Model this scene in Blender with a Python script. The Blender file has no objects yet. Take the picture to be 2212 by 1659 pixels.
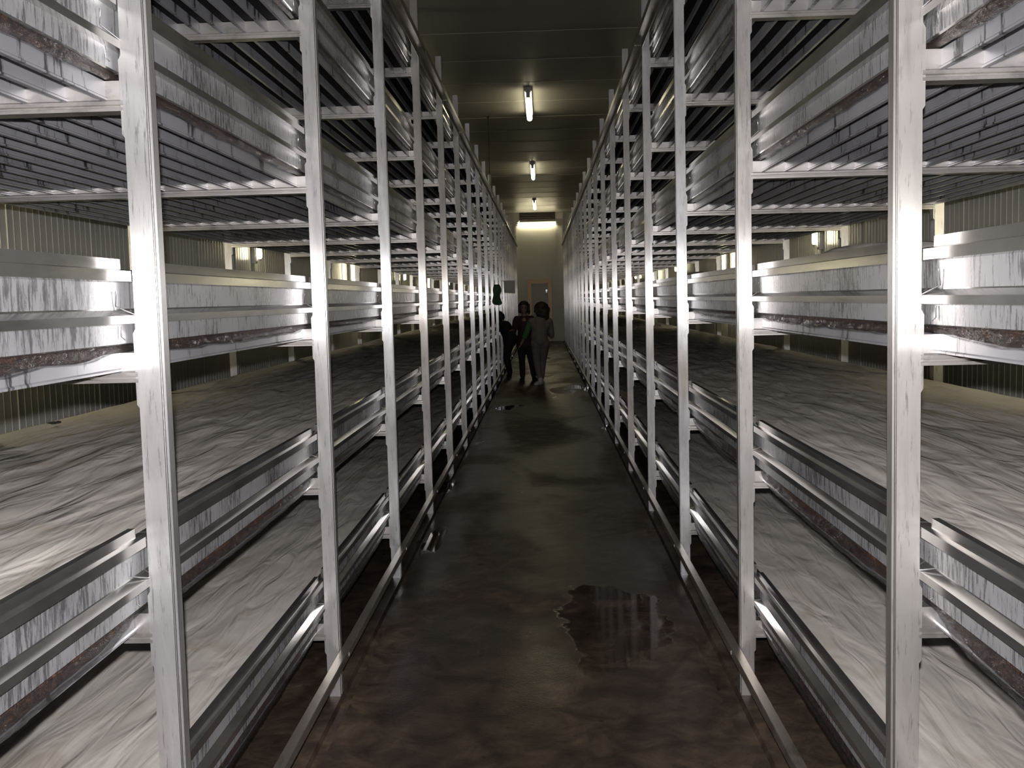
import bpy, math, random
from mathutils import Vector, Matrix, noise
random.seed(7)
scene = bpy.context.scene
COL = scene.collection
PI = math.pi

# ------------------------------------------------------------------ measures of the place
NP = 20                       # posts along each rack
D = 1.7993                    # post spacing
SIDES = {-1: dict(x=0.8601, y=2.2987, r=2.3234, wall=3.12), 1: dict(x=0.7587, y=2.2505, r=2.2003, wall=2.86)}
PW, PD, PH = 0.051, 0.063, 3.785
Z1, T, NT = 0.234, 0.6, 6
ZT = [Z1 + T * k for k in range(NT)]
Y0, YE = 0.47, 2.27 + D * (NP - 1) + 0.35
YW, ZC, YB = 38.6, 4.75, -2.5

# ------------------------------------------------------------------ node helpers
def mat(name):
    m = bpy.data.materials.new(name); m.use_nodes = True
    nt = m.node_tree; nt.nodes.clear()
    out = nt.nodes.new('ShaderNodeOutputMaterial')
    return m, nt, out
def N(nt, t, **kw):
    n = nt.nodes.new(t)
    for k, v in kw.items():
        if k.startswith('i_'):
            n.inputs[k[2:].replace('_', ' ')].default_value = v
        else:
            setattr(n, k, v)
    return n
def L(nt, a, b): nt.links.new(a, b)
def coords(nt, scale=(1, 1, 1), kind='Object'):
    tc = N(nt, 'ShaderNodeTexCoord'); mp = N(nt, 'ShaderNodeMapping')
    mp.inputs['Scale'].default_value = scale
    L(nt, tc.outputs[kind], mp.inputs['Vector'])
    return mp.outputs['Vector']
def wcoords(nt, scale=(1, 1, 1)):
    g = N(nt, 'ShaderNodeNewGeometry'); mp = N(nt, 'ShaderNodeMapping')
    mp.inputs['Scale'].default_value = scale
    L(nt, g.outputs['Position'], mp.inputs['Vector'])
    return mp.outputs['Vector']
def nz(nt, vec, scale, detail=4, rough=0.55, dist=0.0):
    n = N(nt, 'ShaderNodeTexNoise')
    n.inputs['Scale'].default_value = scale; n.inputs['Detail'].default_value = detail
    n.inputs['Roughness'].default_value = rough; n.inputs['Distortion'].default_value = dist
    L(nt, vec, n.inputs['Vector'])
    return n.outputs['Fac']
def ramp(nt, fac, stops):
    r = N(nt, 'ShaderNodeValToRGB')
    el = r.color_ramp.elements
    while len(el) < len(stops): el.new(0.5)
    for e, (p, c) in zip(el, stops):
        e.position = p; e.color = (c[0], c[1], c[2], 1) if not isinstance(c, (int, float)) else (c, c, c, 1)
    L(nt, fac, r.inputs['Fac'])
    return r.outputs['Color']
def bump(nt, h, strength, dist=0.01):
    b = N(nt, 'ShaderNodeBump'); b.inputs['Strength'].default_value = strength; b.inputs['Distance'].default_value = dist
    L(nt, h, b.inputs['Height'])
    return b.outputs['Normal']
def principled(nt, **kw):
    p = N(nt, 'ShaderNodeBsdfPrincipled')
    for k, v in kw.items():
        k = k.replace('_', ' ')
        if hasattr(v, 'is_linked') or isinstance(v, bpy.types.NodeSocket): L(nt, v, p.inputs[k])
        elif k.endswith('Color') and len(v) == 3: p.inputs[k].default_value = (*v, 1)
        else: p.inputs[k].default_value = v
    return p
def mixc(nt, fac, a, b, mode='MIX'):
    m = N(nt, 'ShaderNodeMix'); m.data_type = 'RGBA'; m.blend_type = mode
    for s, v in ((m.inputs[0], fac), (m.inputs[6], a), (m.inputs[7], b)):
        if isinstance(v, bpy.types.NodeSocket): L(nt, v, s)
        elif isinstance(v, (int, float)): s.default_value = v
        else: s.default_value = (*v, 1)
    return m.outputs[2]
def simple(name, color, rough=0.5, metal=0.0, spec=0.5, scale=20, var=0.25, bmp=0.0, stretch=(1, 1, 1)):
    m, nt, out = mat(name)
    v = coords(nt, stretch)
    n = nz(nt, v, scale)
    c = mixc(nt, n, tuple(x * (1 - var) for x in color), tuple(min(1, x * (1 + var)) for x in color))
    p = principled(nt, Base_Color=c, Roughness=rough, Metallic=metal)
    p.inputs['Specular IOR Level'].default_value = spec
    if bmp: L(nt, bump(nt, n, bmp), p.inputs['Normal'])
    L(nt, p.outputs[0], out.inputs[0])
    return m
def emissive(name, color, strength):
    m, nt, out = mat(name)
    e = N(nt, 'ShaderNodeEmission'); e.inputs[0].default_value = (*color, 1); e.inputs[1].default_value = strength
    L(nt, e.outputs[0], out.inputs[0])
    return m

# ------------------------------------------------------------------ materials
def post_material():
    m, nt, out = mat('brushed_aluminium_post')
    vw = wcoords(nt)
    oi = N(nt, 'ShaderNodeObjectInfo')
    ad = N(nt, 'ShaderNodeVectorMath', operation='ADD')
    sc = N(nt, 'ShaderNodeMath', operation='MULTIPLY'); sc.inputs[1].default_value = 37.0
    L(nt, oi.outputs['Random'], sc.inputs[0])
    cb = N(nt, 'ShaderNodeCombineXYZ'); L(nt, sc.outputs[0], cb.inputs[2]); L(nt, sc.outputs[0], cb.inputs[0])
    L(nt, vw, ad.inputs[0]); L(nt, cb.outputs[0], ad.inputs[1])
    mp = N(nt, 'ShaderNodeMapping'); mp.inputs['Scale'].default_value = (60, 60, 5); L(nt, ad.outputs[0], mp.inputs['Vector'])
    mp2 = N(nt, 'ShaderNodeMapping'); mp2.inputs['Scale'].default_value = (14, 14, 2.2); L(nt, ad.outputs[0], mp2.inputs['Vector'])
    fine = nz(nt, mp.outputs[0], 2.2, 6, 0.7)
    big = nz(nt, mp2.outputs[0], 1.0, 5, 0.6, 0.6)
    tone = mixc(nt, oi.outputs['Random'], (0.56, 0.53, 0.50), (0.76, 0.76, 0.77))
    scr = ramp(nt, fine, [(0.32, 0.5), (0.43, 1.0)])
    cl = ramp(nt, big, [(0.35, 0.74), (0.55, 1.0)])
    c = mixc(nt, 1.0, mixc(nt, 1.0, tone, scr, 'MULTIPLY'), cl, 'MULTIPLY')
    # brown deposit patches on some posts
    mp3 = N(nt, 'ShaderNodeMapping'); mp3.inputs['Scale'].default_value = (5, 5, 1.3); L(nt, ad.outputs[0], mp3.inputs['Vector'])
    rust = ramp(nt, nz(nt, mp3.outputs[0], 1.0, 3), [(0.6, 0.0), (0.75, 0.55)])
    c = mixc(nt, rust, c, (0.34, 0.25, 0.16))
    a = principled(nt, Base_Color=c, Metallic=0.62, Roughness=0.46)
    tg = N(nt, 'ShaderNodeTangent', direction_type='RADIAL', axis='Z')
    b = principled(nt, Base_Color=c, Metallic=1.0, Roughness=0.27, Anisotropic=1.0)
    L(nt, tg.outputs[0], b.inputs['Tangent'])
    nb = bump(nt, fine, 0.03, 0.002)
    L(nt, nb, a.inputs['Normal']); L(nt, nb, b.inputs['Normal'])
    mx = N(nt, 'ShaderNodeMixShader'); mx.inputs[0].default_value = 0.52
    L(nt, a.outputs[0], mx.inputs[1]); L(nt, b.outputs[0], mx.inputs[2]); L(nt, mx.outputs[0], out.inputs[0])
    return m
def metal(name, color, rough, metallic, streak=(8, 8, 8), sdark=0.6, sedge=(0.36, 0.46), rvar=0.1, bmp=0.03, spec=0.5):
    m, nt, out = mat(name)
    v = wcoords(nt, streak)
    f = nz(nt, v, 1.0, 6, 0.68, 0.3)
    v2 = wcoords(nt, (1.7, 1.7, 1.7))
    g = nz(nt, v2, 2.0, 3)
    ma = N(nt, 'ShaderNodeMath', operation='MULTIPLY_ADD'); ma.inputs[1].default_value = 0.45; ma.inputs[2].default_value = -0.225
    L(nt, g, ma.inputs[0])
    sm_ = N(nt, 'ShaderNodeMath', operation='ADD'); L(nt, f, sm_.inputs[0]); L(nt, ma.outputs[0], sm_.inputs[1])
    f = sm_.outputs[0]
    c = mixc(nt, 1.0, color, ramp(nt, f, [(sedge[0], sdark), (sedge[1], 1.0)]), 'MULTIPLY')
    c = mixc(nt, 1.0, c, ramp(nt, g, [(0.3, 0.8), (0.65, 1.0)]), 'MULTIPLY')
    mr = N(nt, 'ShaderNodeMapRange'); mr.inputs[3].default_value = rough - rvar; mr.inputs[4].default_value = rough + rvar
    L(nt, f, mr.inputs[0])
    p = principled(nt, Base_Color=c, Metallic=metallic, Roughness=mr.outputs[0])
    p.inputs['Specular IOR Level'].default_value = spec
    L(nt, bump(nt, f, bmp, 0.003), p.inputs['Normal'])
    L(nt, p.outputs[0], out.inputs[0])
    return m
M = {}
M['post'] = post_material()
M['lip'] = metal('smooth_aluminium_lip', (0.64, 0.63, 0.61), 0.18, 0.92, (3, 2, 14), 0.8, rvar=0.07, bmp=0.02)
M['web'] = metal('streaked_aluminium_web', (0.60, 0.60, 0.62), 0.29, 0.5, (12, 85, 13), 0.36, (0.36, 0.50), 0.14, 0.05, 0.7)
M['beam'] = metal('cross_beam_aluminium', (0.66, 0.63, 0.60), 0.31, 0.82, (6, 6, 9), 0.75, rvar=0.08)
M['slat'] = metal('slat_aluminium', (0.50, 0.50, 0.53), 0.36, 0.5, (8, 22, 4), 0.18, (0.35, 0.41), 0.1, 0.03)
M['rail'] = metal('guide_rail_aluminium', (0.50, 0.46, 0.40), 0.34, 0.8, (10, 2.5, 10), 0.6, rvar=0.12)
M['steel'] = simple('clip_wire_steel', (0.7, 0.7, 0.72), 0.25, 0.9)

def sheet_material():
    m, nt, out = mat('damp_white_cover_cloth')
    v = wcoords(nt)
    st = nz(nt, wcoords(nt, (7, 3.2, 1)), 1.0, 4, 0.6, 0.5)
    big = nz(nt, wcoords(nt, (1.3, 0.6, 1)), 1.0, 3)
    c = mixc(nt, ramp(nt, st, [(0.55, 0.0), (0.72, 0.5)]), (0.62, 0.58, 0.53), (0.40, 0.33, 0.235))
    c = mixc(nt, 1.0, c, ramp(nt, big, [(0.3, 0.82), (0.7, 1.0)]), 'MULTIPLY')
    wr = nz(nt, wcoords(nt, (14, 2.3, 1)), 1.0, 2.5, 0.5, 0.9)
    fi = nz(nt, wcoords(nt, (160, 120, 60)), 1.0, 2)
    p = principled(nt, Base_Color=c, Roughness=0.75)
    p.inputs['Specular IOR Level'].default_value = 0.2
    b1 = bump(nt, wr, 0.75, 0.025)
    b2 = N(nt, 'ShaderNodeBump'); b2.inputs['Strength'].default_value = 0.12; b2.inputs['Distance'].default_value = 0.002
    L(nt, fi, b2.inputs['Height']); L(nt, b1, b2.inputs['Normal'])
    L(nt, b2.outputs[0], p.inputs['Normal'])
    L(nt, p.outputs[0], out.inputs[0])
    return m
M['sheet'] = sheet_material()
def compost_material():
    m, nt, out = mat('brown_straw_compost')
    f = nz(nt, wcoords(nt, (60, 35, 60)), 1.0, 5, 0.7, 1.2)
    g = nz(nt, wcoords(nt, (200, 120, 200)), 1.0, 3, 0.7, 2.0)
    c = ramp(nt, f, [(0.35, (0.012, 0.007, 0.005)), (0.55, (0.07, 0.03, 0.018)), (0.68, (0.28, 0.11, 0.05))])
    p = principled(nt, Base_Color=c, Roughness=0.45)
    L(nt, bump(nt, g, 0.9, 0.01), p.inputs['Normal'])
    L(nt, p.outputs[0], out.inputs[0])
    return m
M['compost'] = compost_material()
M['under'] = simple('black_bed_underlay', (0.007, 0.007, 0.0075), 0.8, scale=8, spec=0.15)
def film_material():
    m, nt, out = mat('clear_plastic_film')
    f = nz(nt, wcoords(nt, (30, 14, 40)), 1.0, 4, 0.6, 1.5)
    p = principled(nt, Base_Color=(0.045, 0.042, 0.042), Roughness=0.10)
    p.inputs['Specular IOR Level'].default_value = 0.9
    L(nt, bump(nt, f, 0.9, 0.02), p.inputs['Normal'])
    t = N(nt, 'ShaderNodeBsdfTransparent')
    mx = N(nt, 'ShaderNodeMixShader'); mx.inputs[0].default_value = 0.45
    L(nt, t.outputs[0], mx.inputs[1]); L(nt, p.outputs[0], mx.inputs[2]); L(nt, mx.outputs[0], out.inputs[0])
    return m
M['film'] = film_material()
def floor_material():
    m, nt, out = mat('wet_brown_concrete')
    big = nz(nt, wcoords(nt, (0.9, 0.45, 1)), 1.0, 5, 0.55, 0.7)
    med = nz(nt, wcoords(nt, (6, 6, 6)), 1.0, 8, 0.68, 0.6)
    fin = nz(nt, wcoords(nt, (90, 90, 90)), 1.0, 3, 0.6)
    c = ramp(nt, med, [(0.3, (0.036, 0.026, 0.020)), (0.48, (0.078, 0.056, 0.042)), (0.60, (0.125, 0.090, 0.064)), (0.72, (0.19, 0.145, 0.10))])
    spots = ramp(nt, nz(nt, wcoords(nt, (9, 9, 9)), 1.0, 2), [(0.24, 0.35), (0.30, 1.0)])
    c = mixc(nt, 1.0, c, spots, 'MULTIPLY')
    damp = ramp(nt, big, [(0.40, 0.0), (0.52, 1.0)])
    pud = ramp(nt, big, [(0.615, 0.0), (0.635, 1.0)])
    c = mixc(nt, 1.0, c, mixc(nt, damp, (1, 1, 1), (0.5, 0.5, 0.5)), 'MULTIPLY')
    r1 = N(nt, 'ShaderNodeMapRange'); r1.inputs[3].default_value = 0.55; r1.inputs[4].default_value = 0.36
    L(nt, damp, r1.inputs[0])
    r2_ = N(nt, 'ShaderNodeMix'); r2_.inputs[3].default_value = 0.05
    L(nt, pud, r2_.inputs[0]); L(nt, r1.outputs[0], r2_.inputs[2])
    def patch(cx, cy_, rx, ry):
        g = N(nt, 'ShaderNodeNewGeometry'); sb = N(nt, 'ShaderNodeVectorMath', operation='SUBTRACT'); sb.inputs[1].default_value = (cx, cy_, 0)
        L(nt, g.outputs['Position'], sb.inputs[0])
        ml_ = N(nt, 'ShaderNodeVectorMath', operation='MULTIPLY'); ml_.inputs[1].default_value = (1 / rx, 1 / ry, 0); L(nt, sb.outputs[0], ml_.inputs[0])
        ln = N(nt, 'ShaderNodeVectorMath', operation='LENGTH'); L(nt, ml_.outputs[0], ln.inputs[0])
        ad = N(nt, 'ShaderNodeMath', operation='MULTIPLY_ADD'); ad.inputs[1].default_value = 1.6; L(nt, nz(nt, wcoords(nt, (3, 2, 1)), 1.0, 4), ad.inputs[0]); L(nt, ln.outputs['Value'], ad.inputs[2])
        return ramp(nt, ad.outputs[0], [(0.0, 1.0), (1.0, 0.0)]), ad.outputs[0]
    _, pd1 = patch(.30, 5.0, .34, .95)
    mk = N(nt, 'ShaderNodeMapRange'); mk.inputs[1].default_value = 1.5; mk.inputs[2].default_value = 1.58; mk.inputs[3].default_value = 1.0; mk.inputs[4].default_value = 0.0
    L(nt, pd1, mk.inputs[0])
    r3_ = N(nt, 'ShaderNodeMix'); r3_.inputs[3].default_value = 0.05
    L(nt, mk.outputs[0], r3_.inputs[0]); L(nt, r2_.outputs[0], r3_.inputs[2])
    _, pd2 = patch(-.02, 4.3, .22, .75)
    mk2 = N(nt, 'ShaderNodeMapRange'); mk2.inputs[1].default_value = 1.2; mk2.inputs[2].default_value = 1.7; mk2.inputs[3].default_value = 1.0; mk2.inputs[4].default_value = 0.0
    L(nt, pd2, mk2.inputs[0])
    r4_ = N(nt, 'ShaderNodeMix'); r4_.inputs[3].default_value = 0.13
    L(nt, mk2.outputs[0], r4_.inputs[0]); L(nt, r3_.outputs[0], r4_.inputs[2])
    mxp = N(nt, 'ShaderNodeMath', operation='MAXIMUM'); L(nt, pud, mxp.inputs[0]); L(nt, mk.outputs[0], mxp.inputs[1]); pud = mxp.outputs[0]
    p = principled(nt, Base_Color=c, Roughness=r4_.outputs[0])
    p.inputs['Specular IOR Level'].default_value = 0.15
    ml = N(nt, 'ShaderNodeMapRange'); ml.inputs[3].default_value = 0.35; ml.inputs[4].default_value = 0.01
    L(nt, pud, ml.inputs[0])
    b = N(nt, 'ShaderNodeBump'); b.inputs['Distance'].default_value = 0.004
    L(nt, fin, b.inputs['Height']); L(nt, ml.outputs[0], b.inputs['Strength'])
    L(nt, b.outputs[0], p.inputs['Normal'])
    L(nt, p.outputs[0], out.inputs[0])
    return m
M['floor'] = floor_material()
M['wall'] = simple('painted_panel_wall', (0.52, 0.51, 0.48), 0.26, scale=3, var=0.06, spec=0.6)
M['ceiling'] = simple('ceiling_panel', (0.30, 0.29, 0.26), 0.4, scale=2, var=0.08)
M['endwall'] = simple('white_panel_wall', (0.62, 0.61, 0.56), 0.35, scale=3, var=0.06)
M['seam'] = simple('panel_seam_metal', (0.62, 0.60, 0.52), 0.4, 0.3)
M['dark'] = simple('dark_grille', (0.05, 0.043, 0.04), 0.5)
M['brass'] = simple('brown_door_frame_metal', (0.17, 0.115, 0.07), 0.3, 0.9, stretch=(6, 6, 1))
M['door'] = simple('white_door_leaf', (0.55, 0.54, 0.52), 0.4, scale=2, var=0.05)
M['housing'] = simple('grey_lamp_housing', (0.45, 0.45, 0.46), 0.4)
M['tube_warm'] = emissive('lit_fluorescent_tube', (1.0, 0.90, 0.58), 28)
M['tube_ceiling'] = emissive('lit_ceiling_tube', (1.0, 0.90, 0.60), 14)
M['tube_end'] = emissive('lit_end_wall_tube', (1.0, 0.88, 0.56), 26)
M['skin'] = simple('skin', (0.25, 0.16, 0.125), 0.5, scale=30, var=0.08)
M['hair_black'] = simple('black_hair', (0.012, 0.010, 0.010), 0.5, stretch=(30, 30, 4), bmp=0.4)
M['hair_brown'] = simple('dark_curly_hair', (0.03, 0.022, 0.017), 0.6, scale=60, bmp=0.8)
M['maroon'] = simple('maroon_blouse_cloth', (0.035, 0.014, 0.015), 0.8)
M['black_cloth'] = simple('black_cloth', (0.012, 0.012, 0.014), 0.85)
M['white_cloth'] = simple('white_cloth', (0.18, 0.152, 0.138), 0.85, scale=40, var=0.08)
M['green_cloth'] = simple('green_sleeve_cloth', (0.05, 0.16, 0.06), 0.85)
M['dgreen_cloth'] = simple('dark_green_cloth', (0.035, 0.075, 0.045), 0.85)
M['shoe_white'] = simple('white_shoe', (0.5, 0.5, 0.5), 0.5)
M['board_white'] = simple('white_plastic_panel', (0.75, 0.72, 0.68), 0.5, var=0.06)
M['eye'] = simple('eye_dark', (0.03, 0.02, 0.02), 0.2)
M['lips'] = simple('lips', (0.30, 0.10, 0.09), 0.5)

# ------------------------------------------------------------------ mesh builder
class MB:
    def __init__(s): s.v = []; s.f = []; s.m = []; s.sm = []
    def add(s, vs, fs, mi=0, smooth=False):
        o = len(s.v); s.v += [tuple(v) for v in vs]
        s.f += [tuple(i + o for i in f) for f in fs]; s.m += [mi] * len(fs); s.sm += [smooth] * len(fs)
    def box(s, x0, x1, y0, y1, z0, z1, mi=0):
        if x0 > x1: x0, x1 = x1, x0
        if y0 > y1: y0, y1 = y1, y0
        if z0 > z1: z0, z1 = z1, z0
        v = [(x, y, z) for x in (x0, x1) for y in (y0, y1) for z in (z0, z1)]
        s.add(v, [(0, 1, 3, 2), (4, 6, 7, 5), (0, 4, 5, 1), (2, 3, 7, 6), (0, 2, 6, 4), (1, 5, 7, 3)], mi)
    def prism(s, poly, axis, a, b, mi=0, edge_mi=None):
        # poly: list of 2-D points; axis 'x','y','z' = extrusion axis
        n = len(poly)
        def P(p, t):
            return {'x': (t, p[0], p[1]), 'y': (p[0], t, p[1]), 'z': (p[0], p[1], t)}[axis]
        v = [P(p, a) for p in poly] + [P(p, b) for p in poly]
        for i in range(n):
            j = (i + 1) % n
            s.add([v[i], v[j], v[j + n], v[i + n]], [(0, 1, 2, 3)], edge_mi[i] if edge_mi else mi)
        s.add(v[:n], [tuple(range(n - 1, -1, -1))], mi); s.add(v[n:], [tuple(range(n))], mi)
    def tube(s, pts, r, seg=8, mi=0, caps=True):
        pts = [Vector(p) for p in pts]; rings = []
        rr = r if isinstance(r, (list, tuple)) else [r] * len(pts)
        for i, p in enumerate(pts):
            d = (pts[min(i + 1, len(pts) - 1)] - pts[max(i - 1, 0)]).normalized()
            a = d.cross(Vector((0, 0, 1)))
            if a.length < 1e-3: a = d.cross(Vector((1, 0, 0)))
            a.normalize(); b = d.cross(a)
            rings.append([p + (a * math.cos(t) + b * math.sin(t)) * rr[i] for t in [2 * PI * k / seg for k in range(seg)]])
        v = [q for ring in rings for q in ring]; f = []
        for i in range(len(pts) - 1):
            for k in range(seg):
                l = (k + 1) % seg
                f.append((i * seg + k, i * seg + l, (i + 1) * seg + l, (i + 1) * seg + k))
        s.add(v, f, mi, True)
        if caps:
            s.add(rings[0], [tuple(range(seg))], mi); s.add(rings[-1], [tuple(range(seg - 1, -1, -1))], mi)
    def ell(s, c, r, mi=0, rot=None, nu=14, nv=9):
        v = []; f = []
        for j in range(nv + 1):
            th = PI * j / nv
            for i in range(nu):
                ph = 2 * PI * i / nu
                p = Vector((r[0] * math.sin(th) * math.cos(ph), r[1] * math.sin(th) * math.sin(ph), r[2] * math.cos(th)))
                if rot is not None: p = rot @ p
                v.append(p + Vector(c))
        for j in range(nv):
            for i in range(nu):
                k = (i + 1) % nu
                f.append((j * nu + i, (j + 1) * nu + i, (j + 1) * nu + k, j * nu + k))
        s.add(v, f, mi, True)
    def limb(s, p0, p1, r0, r1, flat=1.0):
        p0, p1 = Vector(p0), Vector(p1); n = 5
        s.tube([p0.lerp(p1, t / n) for t in range(n + 1)], [r0 + (r1 - r0) * t / n for t in range(n + 1)], 12)
        s.ell(p0, (r0,) * 3); s.ell(p1, (r1,) * 3)
    def mesh(s, name, mats):
        me = bpy.data.meshes.new(name); me.from_pydata(s.v, [], s.f)
        for m in mats: me.materials.append(m)
        me.polygons.foreach_set('material_index', s.m)
        me.polygons.foreach_set('use_smooth', s.sm)
        me.update()
        return me
def obj(name, me, parent=None, loc=None):
    o = bpy.data.objects.new(name, me); COL.objects.link(o)
    if parent is not None:
        o.parent = parent
    if loc is not None: o.location = loc
    return o
def tag(o, label=None, cat=None, group=None, kind=None):
    if label: o['label'] = label
    if cat: o['category'] = cat
    if group: o['group'] = group
    if kind: o['kind'] = kind
    return o
def build(mb, name, mats, parent=None, loc=None):
    return obj(name, mb.mesh(name, mats if isinstance(mats, (list, tuple)) else [mats]), parent, loc)
def empty(name, loc):
    o = bpy.data.objects.new(name, None); COL.objects.link(o); o.location = loc; o.empty_display_size = 0.1
    return o
def struct(mb, name, mats, label=None):
    o = build(mb, name, mats); o['kind'] = 'structure'
    return o

# ------------------------------------------------------------------ the room
XL, XR = -SIDES[-1]['wall'], SIDES[1]['wall']
def add_floor():
    b = MB()
    # cross-section across the room: rack floor, shallow gutter, aisle slab, gutter, rack floor
    prof = [(XL - .1, 0), (-.858, 0), (-.853, -.025), (-.812, -.025), (-.806, 0.004), (.672, 0.004), (.678, -.025), (.748, -.025), (.755, 0), (XR + .1, 0)]
    ys = [YB - .1, YW + .1]
    for i in range(len(prof) - 1):
        (xa, za), (xb, zb) = prof[i], prof[i + 1]
        b.add([(xa, ys[0], za), (xb, ys[0], zb), (xb, ys[1], zb), (xa, ys[1], za)], [(0, 1, 2, 3)])
    b.add([(XL - .1, ys[0], -.2), (XR + .1, ys[0], -.2), (XR + .1, ys[1], -.2), (XL - .1, ys[1], -.2)], [(0, 3, 2, 1)])
    struct(b, 'floor', M['floor'])
add_floor()
def side_wall(s):
    X = XL if s < 0 else XR
    b = MB()
    b.box(X, X + s * .1, YB, YW, -.1, ZC)
    y = YB + .03
    while y < YW:
        big = abs(((y - .35) / .081) % 14) < 1
        h = .005 if big else .0022; w = .007 if big else .006
        b.prism([(X + s * .002, y - w), (X + s * .002, y + w), (X - s * h, y)], 'z', 0.0, ZC)
        y += .081
    struct(b, 'wall_left' if s < 0 else 'wall_right', M['wall'])
side_wall(-1); side_wall(1)
def ceiling():
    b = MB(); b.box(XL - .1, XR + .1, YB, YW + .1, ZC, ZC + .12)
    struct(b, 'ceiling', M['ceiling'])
    k = 1; y = 11.13 - 1.45 * 9
    while y < YW:
        if y > YB:
            s = MB(); s.prism([(y - .006, ZC + .002), (y + .006, ZC + .002), (y, ZC - .004)], 'x', XL, XR)
            struct(s, 'trim_%d' % k, M['seam']); k += 1
        y += 1.45
ceiling()
def ends():
    b = MB(); b.box(XL - .1, XR + .1, YW, YW + .1, -.1, ZC)
    for x in (-2.75, -1.6, -.575, .56, 1.7): b.box(x - .006, x + .006, YW - .004, YW, 0, ZC)
    b.box(-.98, -.9, YW - .05, YW, 0, ZC); b.box(.78, .84, YW - .05, YW, 0, ZC)
    struct(b, 'wall_end', M['endwall'])
    b = MB(); b.box(XL - .1, XR + .1, YB - .1, YB, -.1, ZC)
    struct(b, 'wall_back', M['wall'])
    # concrete kerb at the foot of the end wall
    b = MB(); b.box(-.9, .78, YW - .12, YW - .002, 0, .17)
    struct(b, 'baseboard_end', M['endwall'])
    # door
    d = MB(); d.box(-.40, .22, YW - .03, YW - .004, .17, 2.13)
    door = struct(d, 'door_1', M['door'])
    f = MB()
    f.box(-.535, -.40, YW - .06, YW - .004, .17, 2.13); f.box(.22, .355, YW - .06, YW - .004, .17, 2.13)
    f.box(-.535, .355, YW - .06, YW - .004, 2.13, 2.30)
    build(f, 'door_frame', M['brass'], door)
    h = MB(); h.box(.12, .20, YW - .09, YW - .03, 1.86, 1.885); h.box(.15, .18, YW - .04, YW - .03, 1.80, 1.92)
    build(h, 'door_handle', M['steel'], door)
ends()

# ------------------------------------------------------------------ growing racks
def post_mesh(s):
    # local: aisle face at x = 0, growing away from the aisle along s
    b = MB()
    prof = [(0, 0), (s * PW, 0), (s * PW, PD), (0, PD), (0, .030), (s * .005, .030), (s * .005, .022), (s * .0015, .020), (s * .0015, .012), (s * .004, .011), (s * .004, .007), (0, .006)]
    if s < 0: prof = prof[::-1]
    b.prism(prof, 'z', 0.0, PH)
    for z in ZT:                                   # welded side plates that carry the cross beams
        zz = z - .05
        pl = [(s * (PW - .001), zz - .012), (s * (PW + .007), zz), (s * (PW + .0075), z + .11), (s * (PW - .001), z + .125)]
        b.prism(pl if s > 0 else pl[::-1], 'y', .004, PD - .004)
    return b.mesh('post', [M['post']])
def beam_mesh(s, x0, x1):
    b = MB()
    y = 0.0
    sec = [(.010, .0672), (.010, .026), (.002, .022), (.002, .014), (.007, .012), (.007, .009), (.001, .007), (.001, .0), (.050, .0), (.050, .0672)]
    b.prism(sec, 'x', s * x0, s * x1)
    return b.mesh('cross_beam', [M['beam']])
def slat_mesh():
    b = MB()
    sec = [(-.0025, .0672), (-.0025, .033), (-.006, .030), (-.006, .0255), (.006, .0255), (.006, .030), (.0025, .033), (.0025, .0672)]
    b.prism(sec, 'y', 0.0, YE - Y0)
    return b.mesh('slat', [M['slat']])
def board_mesh(s, length):
    b = MB()
    u = lambda a: -s * a        # outward = towards the aisle
    pts = [(.024, .249, 0), (.024, .226, 0), (.005, .2235, 1), (.004, .166, 1), (.0045, .163, 0), (.0255, .151, 0), (.0258, .133, 0), (.009, .1305, 1), (.008, .089, 1), (.003, .086, 0), (-.005, .087, 0), (-.005, .252, 0), (.012, .2525, 0)]
    poly = [(u(p[0]), p[1]) for p in pts]; mi = [1 if p[2] else 0 for p in pts]
    mi = [0, 0, 1, 0, 0, 0, 0, 1, 0, 0, 0, 0, 0]
    if s < 0: b.prism(poly, 'y', 0, length, 0, mi)
    else: b.prism(poly, 'y', 0, length, 0, mi)
    lip = [(u(.012), .2745), (u(.0125), .2515), (u(-.005), .2515), (u(-.004), .2745)]
    b.prism(lip, 'y', .055, length - .06)
    return b.mesh('side_board', [M['lip'], M['web']])
TIERNAME = ['lowest', 'second', 'third', 'fourth', 'fifth', 'topmost']
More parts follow.
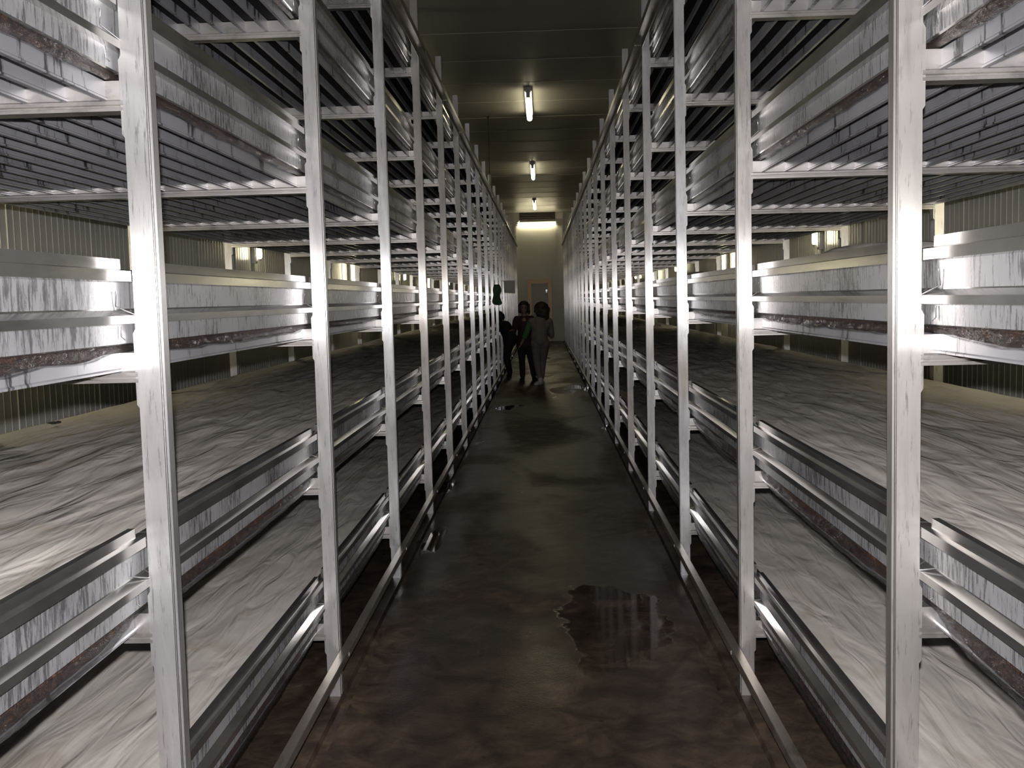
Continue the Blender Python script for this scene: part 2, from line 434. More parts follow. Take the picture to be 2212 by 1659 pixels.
def rack(s):
    P = SIDES[s]; x, yi, xr = P['x'], P['y'], P['r']
    side = 'left' if s < 0 else 'right'
    root = empty('growing_rack', (s * x, yi, 0))
    tag(root, 'six-tier aluminium shelving rack along the %s of the aisle' % side, 'shelving rack', 'six-tier growing racks beside the aisle')
    base = Vector((s * x, yi, 0))
    def put(name, me, X, Y, Z): return obj(name, me, root, Vector((X, Y, Z)) - base)
    pm = post_mesh(s); pr = post_mesh(-s)
    for i in range(NP):
        put('post', pm, s * x, yi + i * D, 0)
    for i in range(NP):
        put('post', pr, s * (xr + PW / 2), yi + i * D, 0)
    bm_ = beam_mesh(s, x + PW - .001, xr - PW / 2 + .001)
    far = MB()
    for i in range(NP):
        for z in ZT:
            if i * NT + ZT.index(z) < 100: put('cross_beam', bm_, 0, yi + i * D, z)
            else:
                far.v += [(v.co.x, v.co.y + yi + i * D - base.y, v.co.z + z) for v in bm_.vertices]
                o = len(far.v) - len(bm_.vertices)
                for p in bm_.polygons: far.f.append(tuple(k + o for k in p.vertices)); far.m.append(0); far.sm.append(False)
    far.v = [(v[0] - base.x, v[1], v[2]) for v in far.v]
    tag(obj('cross_beam', far.mesh('cross_beam_far', [M['beam']]), root), kind='stuff')
    sm = slat_mesh()
    for z in ZT:
        for k in range(16): put('slat', sm, s * (x + .096 + k * .0885), Y0, z)
    bl = D - .006
    bme = board_mesh(s, bl)
    bx = s * (x + PW + .0255)
    clip = MB()
    o_ = -s
    clip.tube([(o_ * .010, bl - .085, .205), (o_ * .007, bl - .085, .172), (o_ * .028, bl - .02, .150), (o_ * .028, bl + .02, .150)], .0016, 6)
    clip.tube([(o_ * .012, bl - .075, .128), (o_ * .012, bl - .075, .105), (o_ * .016, bl - .065, .098)], .0014, 6)
    clip.ell((o_ * .028, bl - .012, .142), (.004, .004, .004)); clip.ell((o_ * .028, bl - .024, .24), (.004, .004, .004))
    cme = clip.mesh('wire_clip', [M['steel']])
    farb = MB(); n = 0
    for i in range(-1, NP - 1):
        for k, z in enumerate(ZT):
            if n < 100:
                o = put('side_board', bme, bx, yi + i * D + .034, z); n += 1
                if i < 3: obj('wire_clip', cme, o)
            else:
                off = len(farb.v)
                farb.v += [(v.co.x + bx - base.x, v.co.y + i * D + .034, v.co.z + z) for v in bme.vertices]
                for p in bme.polygons: farb.f.append(tuple(q + off for q in p.vertices)); farb.m.append(p.material_index); farb.sm.append(False)
    tag(obj('side_board', farb.mesh('side_board_far', [M['lip'], M['web']]), root), kind='stuff')
    # plain boards along the wall side
    rb = MB(); rb.box(-.003, .003, 0, YE - Y0, .085, .25)
    rme = rb.mesh('rear_board', [M['web']])
    for z in ZT: put('rear_board', rme, s * (xr - PW / 2 - .013), Y0, z)
    # low guide rail bolted to the aisle face of the posts
    g = MB(); a = -s
    sec = [(a * .002, .152), (a * .002, .186), (a * .034, .186), (a * .036, .183), (a * .036, .152), (a * .032, .152), (a * .032, .178), (a * .006, .178), (a * .006, .152)]
    L1 = YE - base.y
    g.prism(sec, 'y', 1.2 - base.y, L1)
    build(g, 'guide_rail', M['rail'], root)
    bo = MB(); bo.ell((a * .037, .03, .168), (.004, .007, .007)); bo.box(a * .036, a * .038, .022, .038, .160, .176)
    bom = bo.mesh('rail_bolt', [M['steel']])
    for i in range(8): put('rail_bolt', bom, s * x, yi + i * D, 0)
    # Z-section top rail, one length per bay
    t = MB()
    sec = [(a * .001, 3.412), (a * .046, 3.412), (a * .046, 3.452), (a * .0495, 3.452), (a * .0495, 3.408), (a * .004, 3.408), (a * .004, 3.372), (a * .001, 3.372)]
    t.prism(sec, 'y', 0, D - .012)
    tm = t.mesh('top_rail', [M['rail']])
    for i in range(-1, NP - 1): put('top_rail', tm, s * x, yi + i * D + .07, random.uniform(-.008, .008))
    return root
racks = {s: rack(s) for s in (-1, 1)}

# ------------------------------------------------------------------ beds: compost, film, cover cloth
def ygrid(y0, y1, d0, grow, s=0):
    ys = [y0]; d = d0
    while ys[-1] < y1:
        ys.append(ys[-1] + d); d = d0 * max(1.0, ys[-1] * grow)
    ys[-1] = y1
    if s:
        kn = [SIDES[s]['y'] + i * D + o for i in range(NP) for o in (-.019, .004, .028, .0515, .07, .10, -.05)]
        ys = sorted(ys + [k for k in kn if y0 < k < y1])
    return ys
def sag(y, s, k):
    P = SIDES[s]; t = ((y - P['y'] - .03) / D) % 1.0
    bay = math.floor((y - P['y'] - .03) / D)
    rnd = noise.noise((bay * 3.7, s * 5.1 + k * 2.3, 1.2)) * .5 + .5
    amp = ((.016 + .040 * rnd) if k < 2 else (.008 + .030 * rnd)) if s > 0 else (.006 + .024 * rnd)
    if k == 2: amp *= .55
    if k >= 3: amp *= .3
    w = noise.noise((y * 6, s * 3.0 + k, 4.0)) * .007 + noise.noise((y * 17, s * 3.0 + k, 9.0)) * .003
    e = min(1.0, max(0.0, (t - .012) / .10), max(0.0, (.972 - t) / .10))
    e = e * e * (3 - 2 * e)
    return e * (max(0.0, math.sin(PI * t)) ** .6 * amp + (.016 if k < 2 else .005) + w)
def beds(s):
    P = SIDES[s]; x, xr = P['x'], P['r']; side = 'left' if s < 0 else 'right'
    xf, xe = x + PW + .0345, xr - PW / 2 - .022
    for k, z in enumerate(ZT):
        tn = TIERNAME[k]
        ys = ygrid(Y0 + .02, YE - .03, .018 if k < 4 else .05, .30, s)
        # compost mass
        b = MB(); v = []; f = []
        ncol = 6
        for y in ys:
            sg = sag(y, s, k)
            r = lambda q: noise.noise((y * 28, q * 7.1, k * 3.0 + s)) * .004
            v += [(s * xe, y, z + .225), (s * (xf + .004), y, z + .225), (s * (xf + .001), y, z + .095),
                  (s * (xf - .004), y, z + .0855), (s * (xf - .008 + min(sg / .02, 1) * r(2)), y, z + .0770 - sg * .72), (s * (xf - .001), y, z + .0705 - sg * .85)]
            v += [(s * (xf + .003), y, z + .0695), (s * xe, y, z + .0695)]
        w = 8
        for i in range(len(ys) - 1):
            for c in range(w):
                d = (c + 1) % w
                f.append((i * w + c, i * w + d, (i + 1) * w + d, (i + 1) * w + c))
        f.append(tuple(range(w))); f.append(tuple(range((len(ys) - 1) * w, len(ys) * w)))
        b.add(v, f)
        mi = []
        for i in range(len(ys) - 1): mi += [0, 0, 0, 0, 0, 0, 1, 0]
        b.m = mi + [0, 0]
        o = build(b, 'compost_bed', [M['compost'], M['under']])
        tag(o, 'brown straw compost filling the %s tier of the %s rack' % (tn, side), 'compost', 'compost beds on the rack tiers', 'stuff')
        # plastic film wrapped round the front lower edge
        b = MB(); v = []; f = []
        for y in ys:
            sg = sag(y, s, k)
            r = lambda q, a=.004: noise.noise((y * 22, q * 5.3, k * 2.0 + s * 9)) * a
            e = min(1, max(0, sg) / .006)
            op = max(0.0, min(1.0, .55 + 1.3 * noise.noise((y * 2.2, k * 3.0, s * 2.0)))) * e    # how far the film has slipped open
            top = z + .0858 - op * sg * .55
            v += [(s * (xf - .009), y, top), (s * (xf - .011 - .004 * e + r(1) * e), y, z + .0850 - sg * (.25 + .35 * op)), (s * (xf - .011 - .010 * e + r(2) * e), y, z + .0770 - sg * .75),
                  (s * (xf - .010 - .006 * e + r(3) * e), y, z + .0710 - sg), (s * (xf + .002), y, z + .0690 - sg * 1.03)]
        w = 5
        for i in range(len(ys) - 1):
            for c in range(w - 1):
                f.append((i * w + c, i * w + c + 1, (i + 1) * w + c + 1, (i + 1) * w + c))
        b.add(v, f, 0, True)
        o = build(b, 'plastic_film', M['film'])
        tag(o, 'clear crumpled plastic film hanging below the %s-tier boards of the %s rack' % (tn, side), 'plastic film', 'film liners under the beds')
        # cover cloth
        if k > 2: continue
        b = MB(); v = []; f = []
        ys2 = ygrid(Y0 + .03, YE - .04, .030, .16)
        nx = 56
        x0, x1 = xf + .008, xe + .001
        for y in ys2:
            for c in range(nx + 1):
                t = c / nx; X = x0 + (x1 - x0) * t
                q = Vector((X * 11 + noise.noise((X * 2, y * .8, 3)) * 1.2, y * 1.5 + s * 7, k * 11.0))
                h = noise.fractal(q, 0.9, 2.1, 3) * .014
                q2 = Vector((X * 26, y * 3.4 + s * 3, k * 5.0 + 2)); h += noise.noise(q2) * .0035
                q3 = Vector((X * 1.6, y * .5, k * 5.0 + 20 + s)); h += noise.noise(q3) * .015
                edge = min(1, t / .08, (1 - t) / .06)
                h *= .25 + .75 * edge
                zc = z + .243 + .022 * math.sin(PI * min(1, t * 1.0)) ** .5 + .012 * t
                if s > 0 and k == 2 and t < .10:      # the cloth pokes up over the board by the first two bays
                    a = max(0, math.sin((y - 2.31) / 1.5 * PI)) if 2.31 < y < 3.7 else (max(0, math.sin((y - 4.2) / 3.4 * PI)) if 4.2 < y < 7.6 else 0)
                    zc += a * .045 * (1 - abs(t - .04) / .06) if abs(t - .04) < .06 else 0
                v.append((s * X, y, zc + h))
        w = nx + 1
        for i in range(len(ys2) - 1):
            for c in range(nx): f.append((i * w + c, i * w + c + 1, (i + 1) * w + c + 1, (i + 1) * w + c))
        b.add(v, f, 0, True)
        o = build(b, 'cover_cloth', M['sheet'])
        lab = {0: 'white wrinkled cloth covering the lowest bed of the %s rack, nearest the floor',
               1: 'white wrinkled cloth covering the second bed up of the %s rack',
               2: 'white cloth at eye level covering the third bed up of the %s rack'}[k] % side
        tag(o, lab, 'cloth', 'white cloths covering the beds')
beds(-1); beds(1)
def crumb(loc, label):
    b = MB(); b.ell((0, 0, .004), (.022, .010, .006)); b.ell((.02, .004, .006), (.012, .008, .006)); b.tube([(-.02, 0, .004), (-.032, .006, .003)], .002, 6)
    o = build(b, 'leaf_scrap', M['black_cloth'], None, loc)
    tag(o, label, 'scrap')
crumb((-2.10, 4.35, 1.118), 'small dark scrap lying near the wall on the left rack cloth')

# ------------------------------------------------------------------ lamps
def tube_light(name, loc, color, power, size, rot, size_y=0.05):
    l = bpy.data.lights.new(name, 'AREA'); l.shape = 'RECTANGLE'; l.size = size; l.size_y = size_y; l.energy = power; l.color = color
    o = bpy.data.objects.new(name, l); COL.objects.link(o); o.location = loc; o.rotation_euler = rot
    return o
ORD = ['nearest', 'second-nearest', 'third', 'fourth', 'fifth', 'sixth', 'seventh']
def wall_lamp(s, y, zlow, label):
    X = (XL if s < 0 else XR)
    r = empty('wall_lamp', (X, y, zlow))
    tag(r, label, 'lamp', 'vertical tube lamps on the side walls')
    b = MB(); b.box(-s * .0, -s * .045, -.045, .045, -.05, 1.32); b.box(-s * .045, -s * .055, -.03, .03, -.03, 1.30)
    build(b, 'housing', M['housing'], r)
    t = MB(); t.tube([(-s * .085, 0, .0), (-s * .085, 0, .02), (-s * .085, 0, 1.24), (-s * .085, 0, 1.26)], [.012, .022, .022, .012], 12)
    build(t, 'lamp_tube', M['tube_warm'], r)
    c = MB(); c.tube([(-s * .085, 0, -.025), (-s * .085, 0, .0)], [.008, .014], 10); c.tube([(-s * .085, 0, 1.26), (-s * .085, 0, 1.28)], .016, 10)
    c.box(-s * .05, -s * .09, -.008, .008, -.022, -.008); c.box(-s * .05, -s * .09, -.008, .008, 1.27, 1.285)
    build(c, 'lamp_holder', M['housing'], r)
LY = {-1: [(.1, 2.1), (5.1, 1.30), (11.2, 2.10), (16.75, 1.30), (23.1, 2.08), (27.95, 1.35), (34.0, 2.1)], 1: [(.1, 2.1), (4.9, 1.30), (10.72, 2.07), (16.03, 1.30), (21.7, 2.08), (25.9, 1.35), (31.0, 2.1)]}
for s in (-1, 1):
    for i, (y, zl) in enumerate(LY[s]):
        wall_lamp(s, y, zl, 'lit vertical tube lamp on the %s wall, %s along the row' % ('left' if s < 0 else 'right', ['beside the first bay', 'beside the second bay', 'nearest of those in view', 'second of those in view', 'third of those in view', 'fourth of those in view', 'farthest along the row'][i]))
def ceiling_lamp(x, y, ln, label):
    r = empty('ceiling_lamp', (x, y, ZC))
    tag(r, label, 'lamp', 'tube lamps along the ceiling')
    b = MB(); b.box(-.055, .055, -.10, ln + .10, -.055, 0.0); b.box(-.04, .04, -.06, ln + .06, -.065, -.055)
    build(b, 'housing', M['housing'], r)
    t = MB(); t.tube([(0, 0, -.12), (0, .03, -.12), (0, ln - .03, -.12), (0, ln, -.12)], [.018, .044, .044, .018], 14)
    build(t, 'lamp_tube', M['tube_ceiling'], r)
    c = MB()
    for yy in (-.03, ln + .015): c.box(-.03, .03, yy, yy + .015, -.14, -.055)
    build(c, 'lamp_holder', M['housing'], r)
ceiling_lamp(-.142, 15.95, 1.95, 'long lit tube lamp on the ceiling nearest the camera')
ceiling_lamp(-.158, 24.5, 2.2, 'lit tube lamp on the ceiling in the middle of its row of three')
ceiling_lamp(-.185, 33.3, 2.4, 'small lit tube lamp on the ceiling nearest the end wall')
def end_lamp():
    r = empty('end_wall_lamp', (-.14, YW, 4.31))
    tag(r, 'lit horizontal tube lamp on the end wall under the dark vent grille', 'lamp')
    b = MB(); b.box(-.74, .74, -.06, 0, .05, .09); b.ell((-.68, -.07, .12), (.06, .05, .05))
    build(b, 'housing', M['housing'], r)
    t = MB(); t.tube([(-.70, -.09, .0), (-.67, -.09, 0), (.67, -.09, 0), (.70, -.09, 0)], [.015, .034, .034, .015], 12)
    build(t, 'lamp_tube', M['tube_end'], r)
    c = MB(); c.box(-.72, -.70, -.11, -.02, -.03, .06); c.box(.70, .72, -.11, -.02, -.03, .06)
    build(c, 'lamp_holder', M['housing'], r)
    v = empty('vent_grille', (-.12, YW, 4.45))
    tag(v, 'dark wide vent grille with slats high on the end wall', 'vent')
    b = MB(); b.box(-.62, .62, -.03, 0, 0, .29); build(b, 'backing', M['dark'], v)
    b = MB()
    for k in range(4): b.box(-.60, .60, -.05, -.03, .03 + k * .07, .038 + k * .07)
    build(b, 'slat', M['dark'], v)
    b = MB(); b.box(-.66, -.62, -.06, 0, -.02, .29); b.box(.62, .66, -.06, 0, -.02, .29); b.box(-.02, .02, -.055, -.03, 0, .29); b.box(-.66, .66, -.06, 0, .17, .185)
    build(b, 'grille_frame', M['dark'], v)
end_lamp()
b = MB(); b.tube([(-.86, 18.2, ZC), (-.862, 18.2, 4.2), (-.858, 18.2, 3.46)], .006, 6); b.ell((-.86, 18.2, ZC - .02), (.02, .02, .02))
tag(build(b, 'hanging_cable', M['black_cloth']), 'thin dark cable hanging from the ceiling beside the left rack', 'cable')

# things hung on the left rack
def hung_cloth():
    b = MB(); v = []; f = []; nx, nzv = 10, 16
    for j in range(nzv + 1):
        t = j / nzv; w = .045 + .028 * min(1, t * 3) + .012 * math.sin(t * 9)
        for side in (0, 1):
            for i in range(nx + 1):
                a = i / nx * 2 - 1
                y = .012 * math.cos(a * 7 + t * 3) - .02 * (1 - a * a) * (1 if side == 0 else -.6)
                v.append((a * w + .006 * math.sin(t * 7), y, 1.86 - t * .36 + (.02 * a * a if t > .9 else 0)))
    W = (nx + 1) * 2
    for j in range(nzv):
        for i in range(nx): 
            f.append((j * W + i, j * W + i + 1, (j + 1) * W + i + 1, (j + 1) * W + i))
            o = nx + 1; f.append((j * W + o + i + 1, j * W + o + i, (j + 1) * W + o + i, (j + 1) * W + o + i + 1))
        f.append((j * W, (j + 1) * W, (j + 1) * W + nx + 1, j * W + nx + 1)); f.append((j * W + nx, j * W + 2 * nx + 1, (j + 1) * W + 2 * nx + 1, (j + 1) * W + nx))
    f.append(tuple(list(range(nx + 1)) + list(range(2 * nx + 1, nx, -1)))); 
    b.add(v, f, 0, True)
    o = build(b, 'hanging_cloth', M['dgreen_cloth'], None, (-.80, 18.39, 0))
    tag(o, 'dark green cloth hanging on a left rack post', 'cloth')
    b = MB(); b.box(-.125, .125, -.006, .006, 1.74, 2.0); b.box(-.135, .135, -.010, .010, 2.0, 2.02); b.box(-.30, -.135, -.005, .005, 2.004, 2.016); b.tube([(.05, -.008, 1.95), (.08, -.012, 1.85), (.04, -.010, 1.76)], .004, 6)
    o = build(b, 'notice_board', M['board_white'], None, (-.745, 23.85, 0))
    tag(o, 'white square board hanging on the left rack beyond the green cloth', 'board')
hung_cloth()

# ------------------------------------------------------------------ people
def shell(name, mb, material, parent, voxel=.010, smooth=4):
    o = build(mb, name, material, parent)
    r = o.modifiers.new('join', 'REMESH'); r.mode = 'VOXEL'; r.voxel_size = voxel; r.use_smooth_shade = True
    s_ = o.modifiers.new('soft', 'SMOOTH'); s_.iterations = smooth; s_.factor = .5
    return o
def hand(b, wrist, direc, palm_n, curl=.5, side=1, size=1.0):
    w = Vector(wrist); d = Vector(direc).normalized(); n = Vector(palm_n); n = (n - d * n.dot(d)).normalized(); a = d.cross(n).normalized() * side
    k = size
    rot = Matrix((a, d, n)).transposed()
    b.ell(w + d * .045 * k, (.038 * k, .052 * k, .016 * k), rot=rot)
    for i, (off, ln) in enumerate(((-.029, .066), (-.010, .076), (.010, .070), (.028, .054))):
        p = w + d * .082 * k + a * off * k; q = d.copy()
        for j in range(3):
            q = (q + n * curl * .55).normalized()
            e = p + q * ln * k * (.42, .32, .26)[j]
            b.limb(p, e, .0088 * k - .0008 * j, .0080 * k - .0008 * j); p = e
    p = w + d * .025 * k - a * .032 * k
    q = (d * .7 - a * .8 + n * .25).normalized()
    e = p + q * .035 * k; b.limb(p, e, .012 * k, .010 * k)
    q = (d * .95 - a * .25 + n * .3).normalized(); b.limb(e, e + q * .034 * k, .010 * k, .0075 * k)
def head(b, c, face, tilt=0.0, k=1.0):
    c = Vector(c); f = Vector(face).normalized(); up = Vector((0, 0, 1)); r = f.cross(up).normalized(); up = r.cross(f)
    rot = Matrix((r, f, up)).transposed()
    b.ell(c + up * .02 * k, (.075 * k, .093 * k, .098 * k), rot=rot)
    b.ell(c + f * .022 * k - up * .055 * k, (.056 * k, .062 * k, .060 * k), rot=rot)
    b.ell(c + f * .062 * k - up * .098 * k, (.024 * k, .020 * k, .018 * k), rot=rot)
    b.limb(c + f * .090 * k + up * .012 * k, c + f * .106 * k - up * .030 * k, .009 * k, .014 * k)
    for sg in (-1, 1):
        b.ell(c + r * .076 * k * sg - f * .008 * k - up * .005 * k, (.010 * k, .018 * k, .030 * k), rot=rot)
        b.ell(c + f * .082 * k + r * .032 * k * sg + up * .032 * k, (.022 * k, .010 * k, .007 * k), rot=rot)
    return c, f, r, up
def shoe(name, p, d, material, parent):
    p = Vector(p); d = Vector(d).normalized(); a = Vector((0, 0, 1)).cross(d)
    rot = Matrix((a, d, Vector((0, 0, 1)))).transposed()
    b = MB()
    b.ell(p + d * .03 + Vector((0, 0, .038)), (.045, .075, .038), rot=rot); b.ell(p + d * .12 + Vector((0, 0, .030)), (.046, .075, .029), rot=rot); b.limb(p + Vector((0, 0, .05)), p + Vector((0, 0, .10)), .042, .045)
    b.ell(p + d * .06 + Vector((0, 0, .013)), (.046, .145, .013), rot=rot)
    return shell(name, b, material, parent, .008, 2)

def person_back():
    # white clothes, back to the camera, left arm reaching down to the left
    X, Y = -.075, 19.15
    r = empty('person', (X, Y, 0))
    tag(r, 'person with big curly hair in white clothes, back turned, one green sleeve', 'person')
    b = MB()
    c, f, rr, up = head(b, (.055, .03, 1.375), (.15, 1, -.12))
    b.limb((.05, .02, 1.30), (.035, 0, 1.20), .05, .058)
    # torso under the clothes
    b.limb((-.13, 0, 1.17), (.19, 0, 1.16), .06, .06); b.limb((.03, 0, 1.12), (.02, 0, .90), .12, .11); b.limb((-.04, 0, .82), (.07, 0, .82), .085, .085)
    # left arm: forearm and hand
    b.limb((-.16, .02, 1.15), (-.245, .03, .93), .045, .038); b.limb((-.245, .03, .93), (-.33, .05, .765), .037, .025)
    hand(b, (-.33, .05, .765), (-.55, .1, -1), (-1, 0, .55), .35, 1, .95)
    # right arm bent forward in front of the body
    b.limb((.21, .02, 1.14), (.235, .03, .90), .045, .038); b.limb((.235, .03, .90), (.17, .22, .93), .036, .026)
    hand(b, (.17, .22, .93), (-.4, 1, .1), (0, -.2, -1), .5, 1, .95)
    # legs
    b.limb((-.045, 0, .78), (-.055, .02, .44), .075, .052); b.limb((-.055, .02, .44), (-.005, -.02, .09), .05, .036)
    b.limb((.085, .02, .78), (.055, .12, .44), .075, .052); b.limb((.055, .12, .44), (.03, .10, .09), .05, .036)
    shell('body', b, M['skin'], r, .0075, 3)
    h = MB()
    h.ell((.055, .01, 1.415), (.135, .13, .125)); h.ell((.075, -.02, 1.32), (.125, .11, .125)); h.ell((.11, -.03, 1.25), (.085, .07, .08))
    for i in range(46):
        a, e = random.uniform(0, 2 * PI), random.uniform(-.9, 1.4)
        p = Vector((math.cos(a) * math.cos(e) * .13, math.sin(a) * math.cos(e) * .115, math.sin(e) * .125 + 1.385)) + Vector((.06, -.005, 0))
        if p.y > .09 and p.z < 1.40: continue
        h.ell(p, (.026, .026, .028), nu=8, nv=6)
    shell('hair', h, M['hair_brown'], r, .011, 1)
    t = MB()
    t.limb((-.125, 0, 1.175), (.185, 0, 1.165), .072, .072); t.limb((.03, 0, 1.16), (.025, 0, 1.0), .135, .132); t.ell((.03, 0, 1.10), (.195, .115, .15)); t.limb((.025, 0, 1.0), (.015, 0, .82), .135, .145)
    t.ell((.015, 0, .80), (.175, .125, .10)); t.ell((.0, 0, .90), (.155, .115, .2))
    t.limb((.205, .02, 1.14), (.235, .03, .93), .062, .052)
    shell('shirt', t, M['white_cloth'], r, .010, 4)
    g = MB(); g.limb((-.155, .02, 1.16), (-.235, .03, .95), .064, .055); g.limb((-.235, .03, .95), (-.27, .035, .885), .052, .048)
    shell('sleeve', g, M['green_cloth'], r, .009, 3)
    tr = MB()
    tr.limb((-.05, .0, .76), (.085, .01, .76), .115, .115); tr.limb((-.055, .0, .70), (-.055, .02, .44), .098, .072); tr.limb((-.055, .02, .44), (-.005, -.02, .12), .070, .052)
    tr.limb((.085, .02, .70), (.055, .12, .44), .098, .072); tr.limb((.055, .12, .44), (.03, .10, .12), .070, .052)
    shell('trousers', tr, M['white_cloth'], r, .010, 4)
    shoe('shoe', (.005, -.05, .0), (-.35, -.6, 0), M['shoe_white'], r); shoe('shoe', (.03, .09, .0), (.1, 1, 0), M['shoe_white'], r)
def person_front():
    X, Y = -.36, 20.25
    r = empty('person', (X, Y, 0))
    tag(r, 'person with a dark bob in a maroon top, facing the camera', 'person')
    b = MB()
    c, f, rr, up = head(b, (-.005, -.01, 1.425), (.12, -1, -.05))
    b.limb((0, .01, 1.36), (0, .02, 1.25), .048, .055)
    b.limb((-.15, .02, 1.20), (.15, .02, 1.20), .058, .058); b.limb((0, .02, 1.15), (0, .02, .92), .115, .105); b.limb((-.05, .02, .82), (.05, .02, .82), .085, .085)
    b.limb((-.175, .02, 1.17), (-.215, .0, .95), .042, .037); b.limb((-.215, 0, .95), (-.235, -.20, .99), .036, .025)
    hand(b, (-.235, -.20, .99), (-.35, -1, .1), (.3, 0, -1), .45, -1, .92)
    b.limb((.175, .02, 1.17), (.225, .03, .94), .042, .037); b.limb((.225, .03, .94), (.19, -.10, .76), .036, .025)
    hand(b, (.19, -.10, .76), (-.1, -.35, -1), (-1, 0, 0), .4, 1, .92)
    b.limb((-.07, .02, .80), (-.065, .02, .44), .072, .05); b.limb((-.065, .02, .44), (-.06, .04, .09), .048, .035)
    b.limb((.07, .02, .80), (.11, .0, .44), .072, .05); b.limb((.11, .0, .44), (.16, .02, .09), .048, .035)
    shell('body', b, M['skin'], r, .0075, 3)
    for sg in (-1, 1):
        e = MB(); p = Vector(c) + Vector(f) * .083 + Vector(rr) * .031 * sg + Vector(up) * .012
        e.ell(p, (.014, .007, .008)); build(e, 'eye', M['eye'], r)
    m_ = MB(); p = Vector(c) + Vector(f) * .082 - Vector(up) * .062; m_.ell(p, (.024, .010, .008)); build(m_, 'mouth', M['lips'], r)
    h = MB()
    h.ell((0, .02, 1.475), (.098, .108, .085)); h.ell((0, .05, 1.42), (.102, .085, .12))
    for sg in (-1, 1): h.limb((sg * .082, .0, 1.47), (sg * .088, -.005, 1.345), .034, .028)
    h.limb((-.06, -.075, 1.50), (.05, -.082, 1.50), .026, .022)
    h.ell((0, .06, 1.35), (.095, .06, .05))
    shell('hair', h, M['hair_black'], r, .009, 2)
    t = MB()
    t.limb((-.145, .02, 1.20), (.145, .02, 1.20), .068, .068); t.ell((0, .02, 1.12), (.175, .115, .16)); t.limb((0, .02, 1.10), (0, .02, .86), .13, .135); t.ell((0, .02, .82), (.17, .13, .14)); t.ell((0, .02, .70), (.175, .14, .12))
    t.limb((-.17, .02, 1.17), (-.212, .0, .97), .058, .050); t.limb((.17, .02, 1.17), (.218, .03, .97), .058, .050)
    shell('blouse', t, M['maroon'], r, .010, 4)
    tr = MB()
    tr.limb((-.06, .02, .76), (.06, .02, .76), .108, .108); tr.limb((-.07, .02, .72), (-.065, .02, .44), .09, .07); tr.limb((-.065, .02, .44), (-.06, .04, .10), .066, .055)
    tr.limb((.07, .02, .72), (.11, .0, .44), .09, .07); tr.limb((.11, .0, .44), (.16, .02, .10), .066, .055)
    shell('trousers', tr, M['black_cloth'], r, .010, 4)
    shoe('shoe', (-.06, .02, 0), (-.15, -1, 0), M['black_cloth'], r); shoe('shoe', (.16, .0, 0), (.3, -1, 0), M['black_cloth'], r)
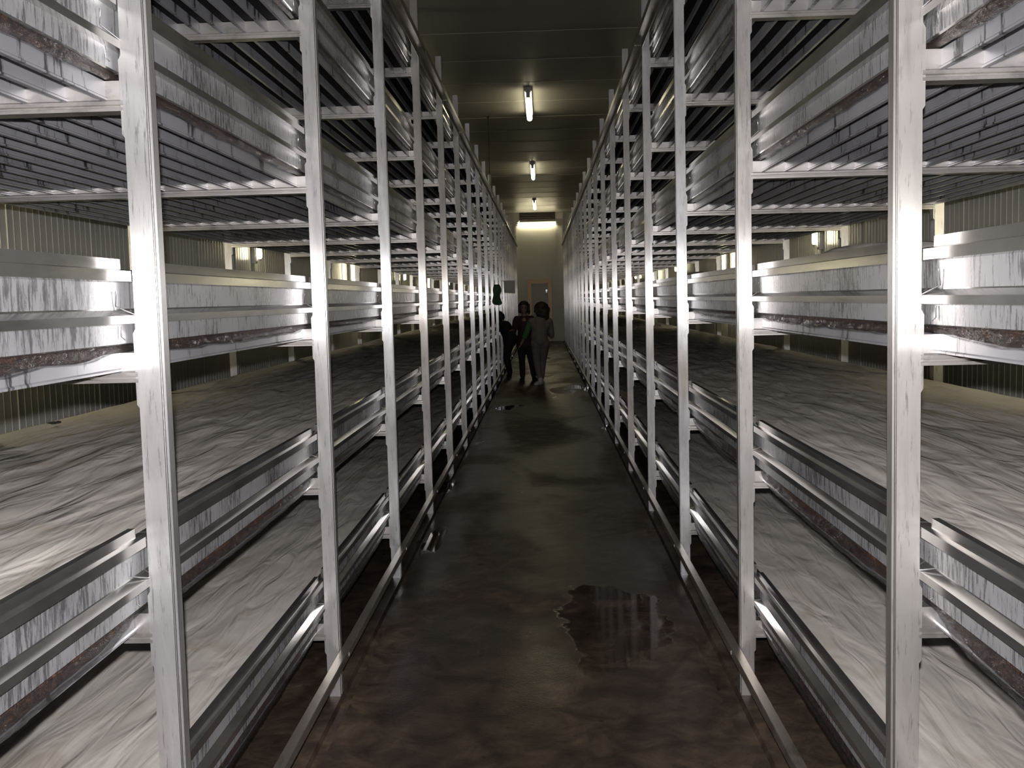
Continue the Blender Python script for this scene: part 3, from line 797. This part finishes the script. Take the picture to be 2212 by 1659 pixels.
def person_bent():
    X, Y = -.70, 21.2
    r = empty('person', (X, Y, 0))
    tag(r, 'person in black bending in towards the left rack', 'person')
    b = MB()
    # crouched: feet on the floor, back rounded towards the rack
    c, f, rr, up = head(b, (-.22, .05, 1.235), (-1, .25, -.25))
    b.limb((-.17, .04, 1.19), (-.11, .02, 1.12), .046, .055)
    b.limb((-.10, -.13, 1.08), (-.10, .15, 1.08), .055, .055); b.limb((-.08, .0, 1.06), (.02, 0, .80), .10, .095); b.limb((.0, -.05, .74), (.0, .06, .74), .09, .09)
    b.limb((-.12, -.15, 1.08), (-.21, -.19, 1.19), .042, .038); b.limb((-.21, -.19, 1.19), (-.42, -.12, 1.24), .036, .025)
    hand(b, (-.42, -.12, 1.24), (-1, .1, -.1), (0, 0, -1), .5, 1, .95)
    b.limb((-.12, .17, 1.08), (-.22, .22, 1.19), .042, .038); b.limb((-.22, .22, 1.19), (-.42, .18, 1.24), .036, .025)
    hand(b, (-.42, .18, 1.24), (-1, 0, -.1), (0, 0, -1), .5, -1, .95)
    for sg in (-1, 1):
        b.limb((.0, sg * .08, .74), (-.055, sg * .10, .40), .075, .052); b.limb((-.055, sg * .10, .40), (.0, sg * .10, .09), .05, .036)
    shell('body', b, M['skin'], r, .0075, 3)
    h = MB(); h.ell((-.20, .045, 1.275), (.10, .095, .09)); h.ell((-.15, .035, 1.24), (.08, .09, .09))
    shell('hair', h, M['hair_black'], r, .009, 2)
    t = MB(); t.limb((-.10, -.12, 1.085), (-.10, .14, 1.085), .07, .07); t.ell((-.06, .0, 1.0), (.13, .18, .16)); t.limb((-.06, 0, 1.0), (.03, 0, .80), .135, .14); t.ell((.02, 0, .78), (.15, .175, .16))
    t.limb((-.12, -.15, 1.08), (-.20, -.18, 1.18), .058, .05); t.limb((-.20, -.18, 1.18), (-.33, -.15, 1.225), .05, .042)
    t.limb((-.12, .17, 1.08), (-.21, .215, 1.18), .058, .05); t.limb((-.21, .215, 1.18), (-.33, .20, 1.22), .05, .042)
    shell('jacket', t, M['black_cloth'], r, .010, 4)
    tr = MB(); tr.limb((.0, -.06, .72), (.0, .07, .72), .118, .118)
    for sg in (-1, 1):
        tr.limb((.0, sg * .08, .70), (-.055, sg * .10, .40), .10, .072); tr.limb((-.055, sg * .10, .40), (.0, sg * .10, .10), .068, .055)
    shell('trousers', tr, M['black_cloth'], r, .010, 4)
    for sg in (-1, 1): shoe('shoe', (.0, sg * .10, 0), (-.25, .95, 0), M['black_cloth'], r)
person_back(); person_front(); person_bent()

# ------------------------------------------------------------------ camera, flash, world
f_px, pitch, yaw, roll = 2242.26, 0.081878, -0.031161, -0.025779
cy, sy, cp, sp, cr, sr = math.cos(yaw), math.sin(yaw), math.cos(pitch), math.sin(pitch), math.cos(roll), math.sin(roll)
fwd = Vector((sy * cp, cy * cp, -sp)); rgt = Vector((cy, -sy, 0)); upv = rgt.cross(fwd)
r2 = rgt * cr + upv * sr; u2 = -rgt * sr + upv * cr
cam = bpy.data.cameras.new('camera'); co = bpy.data.objects.new('camera', cam); COL.objects.link(co)
cam.sensor_fit = 'HORIZONTAL'; cam.sensor_width = 36; cam.lens = f_px * 36 / 2212
cam.clip_start = .02; cam.clip_end = 200
m4 = Matrix((r2, u2, -fwd)).transposed().to_4x4(); m4.translation = Vector((0, 0, 1.6))
co.matrix_world = m4
scene.camera = co
fl = bpy.data.lights.new('camera_flash', 'SPOT'); fl.energy = 650; fl.spot_size = math.radians(92); fl.spot_blend = .9; fl.shadow_soft_size = .012; fl.color = (1.0, .97, .98)
fo = bpy.data.objects.new('camera_flash', fl); COL.objects.link(fo); fo.location = Vector((0, 0, 1.6)) + u2 * .075 + r2 * -.01 - fwd * .03; fo.rotation_euler = m4.to_euler()
w = bpy.data.worlds.new('world'); scene.world = w; w.use_nodes = True
bg = w.node_tree.nodes['Background']; bg.inputs[0].default_value = (.02, .02, .018, 1); bg.inputs[1].default_value = .2
vs = scene.view_settings; vs.view_transform = 'Standard'; vs.look = 'None'; vs.gamma = 1; vs.use_curve_mapping = False; vs.exposure = 0.0
scene.display_settings.display_device = 'sRGB'
cy_ = scene.cycles; cy_.use_denoising = True; cy_.max_bounces = 7; cy_.diffuse_bounces = 2; cy_.glossy_bounces = 4; cy_.transparent_max_bounces = 10
cy_.sample_clamp_indirect = 4.0; cy_.caustics_reflective = True
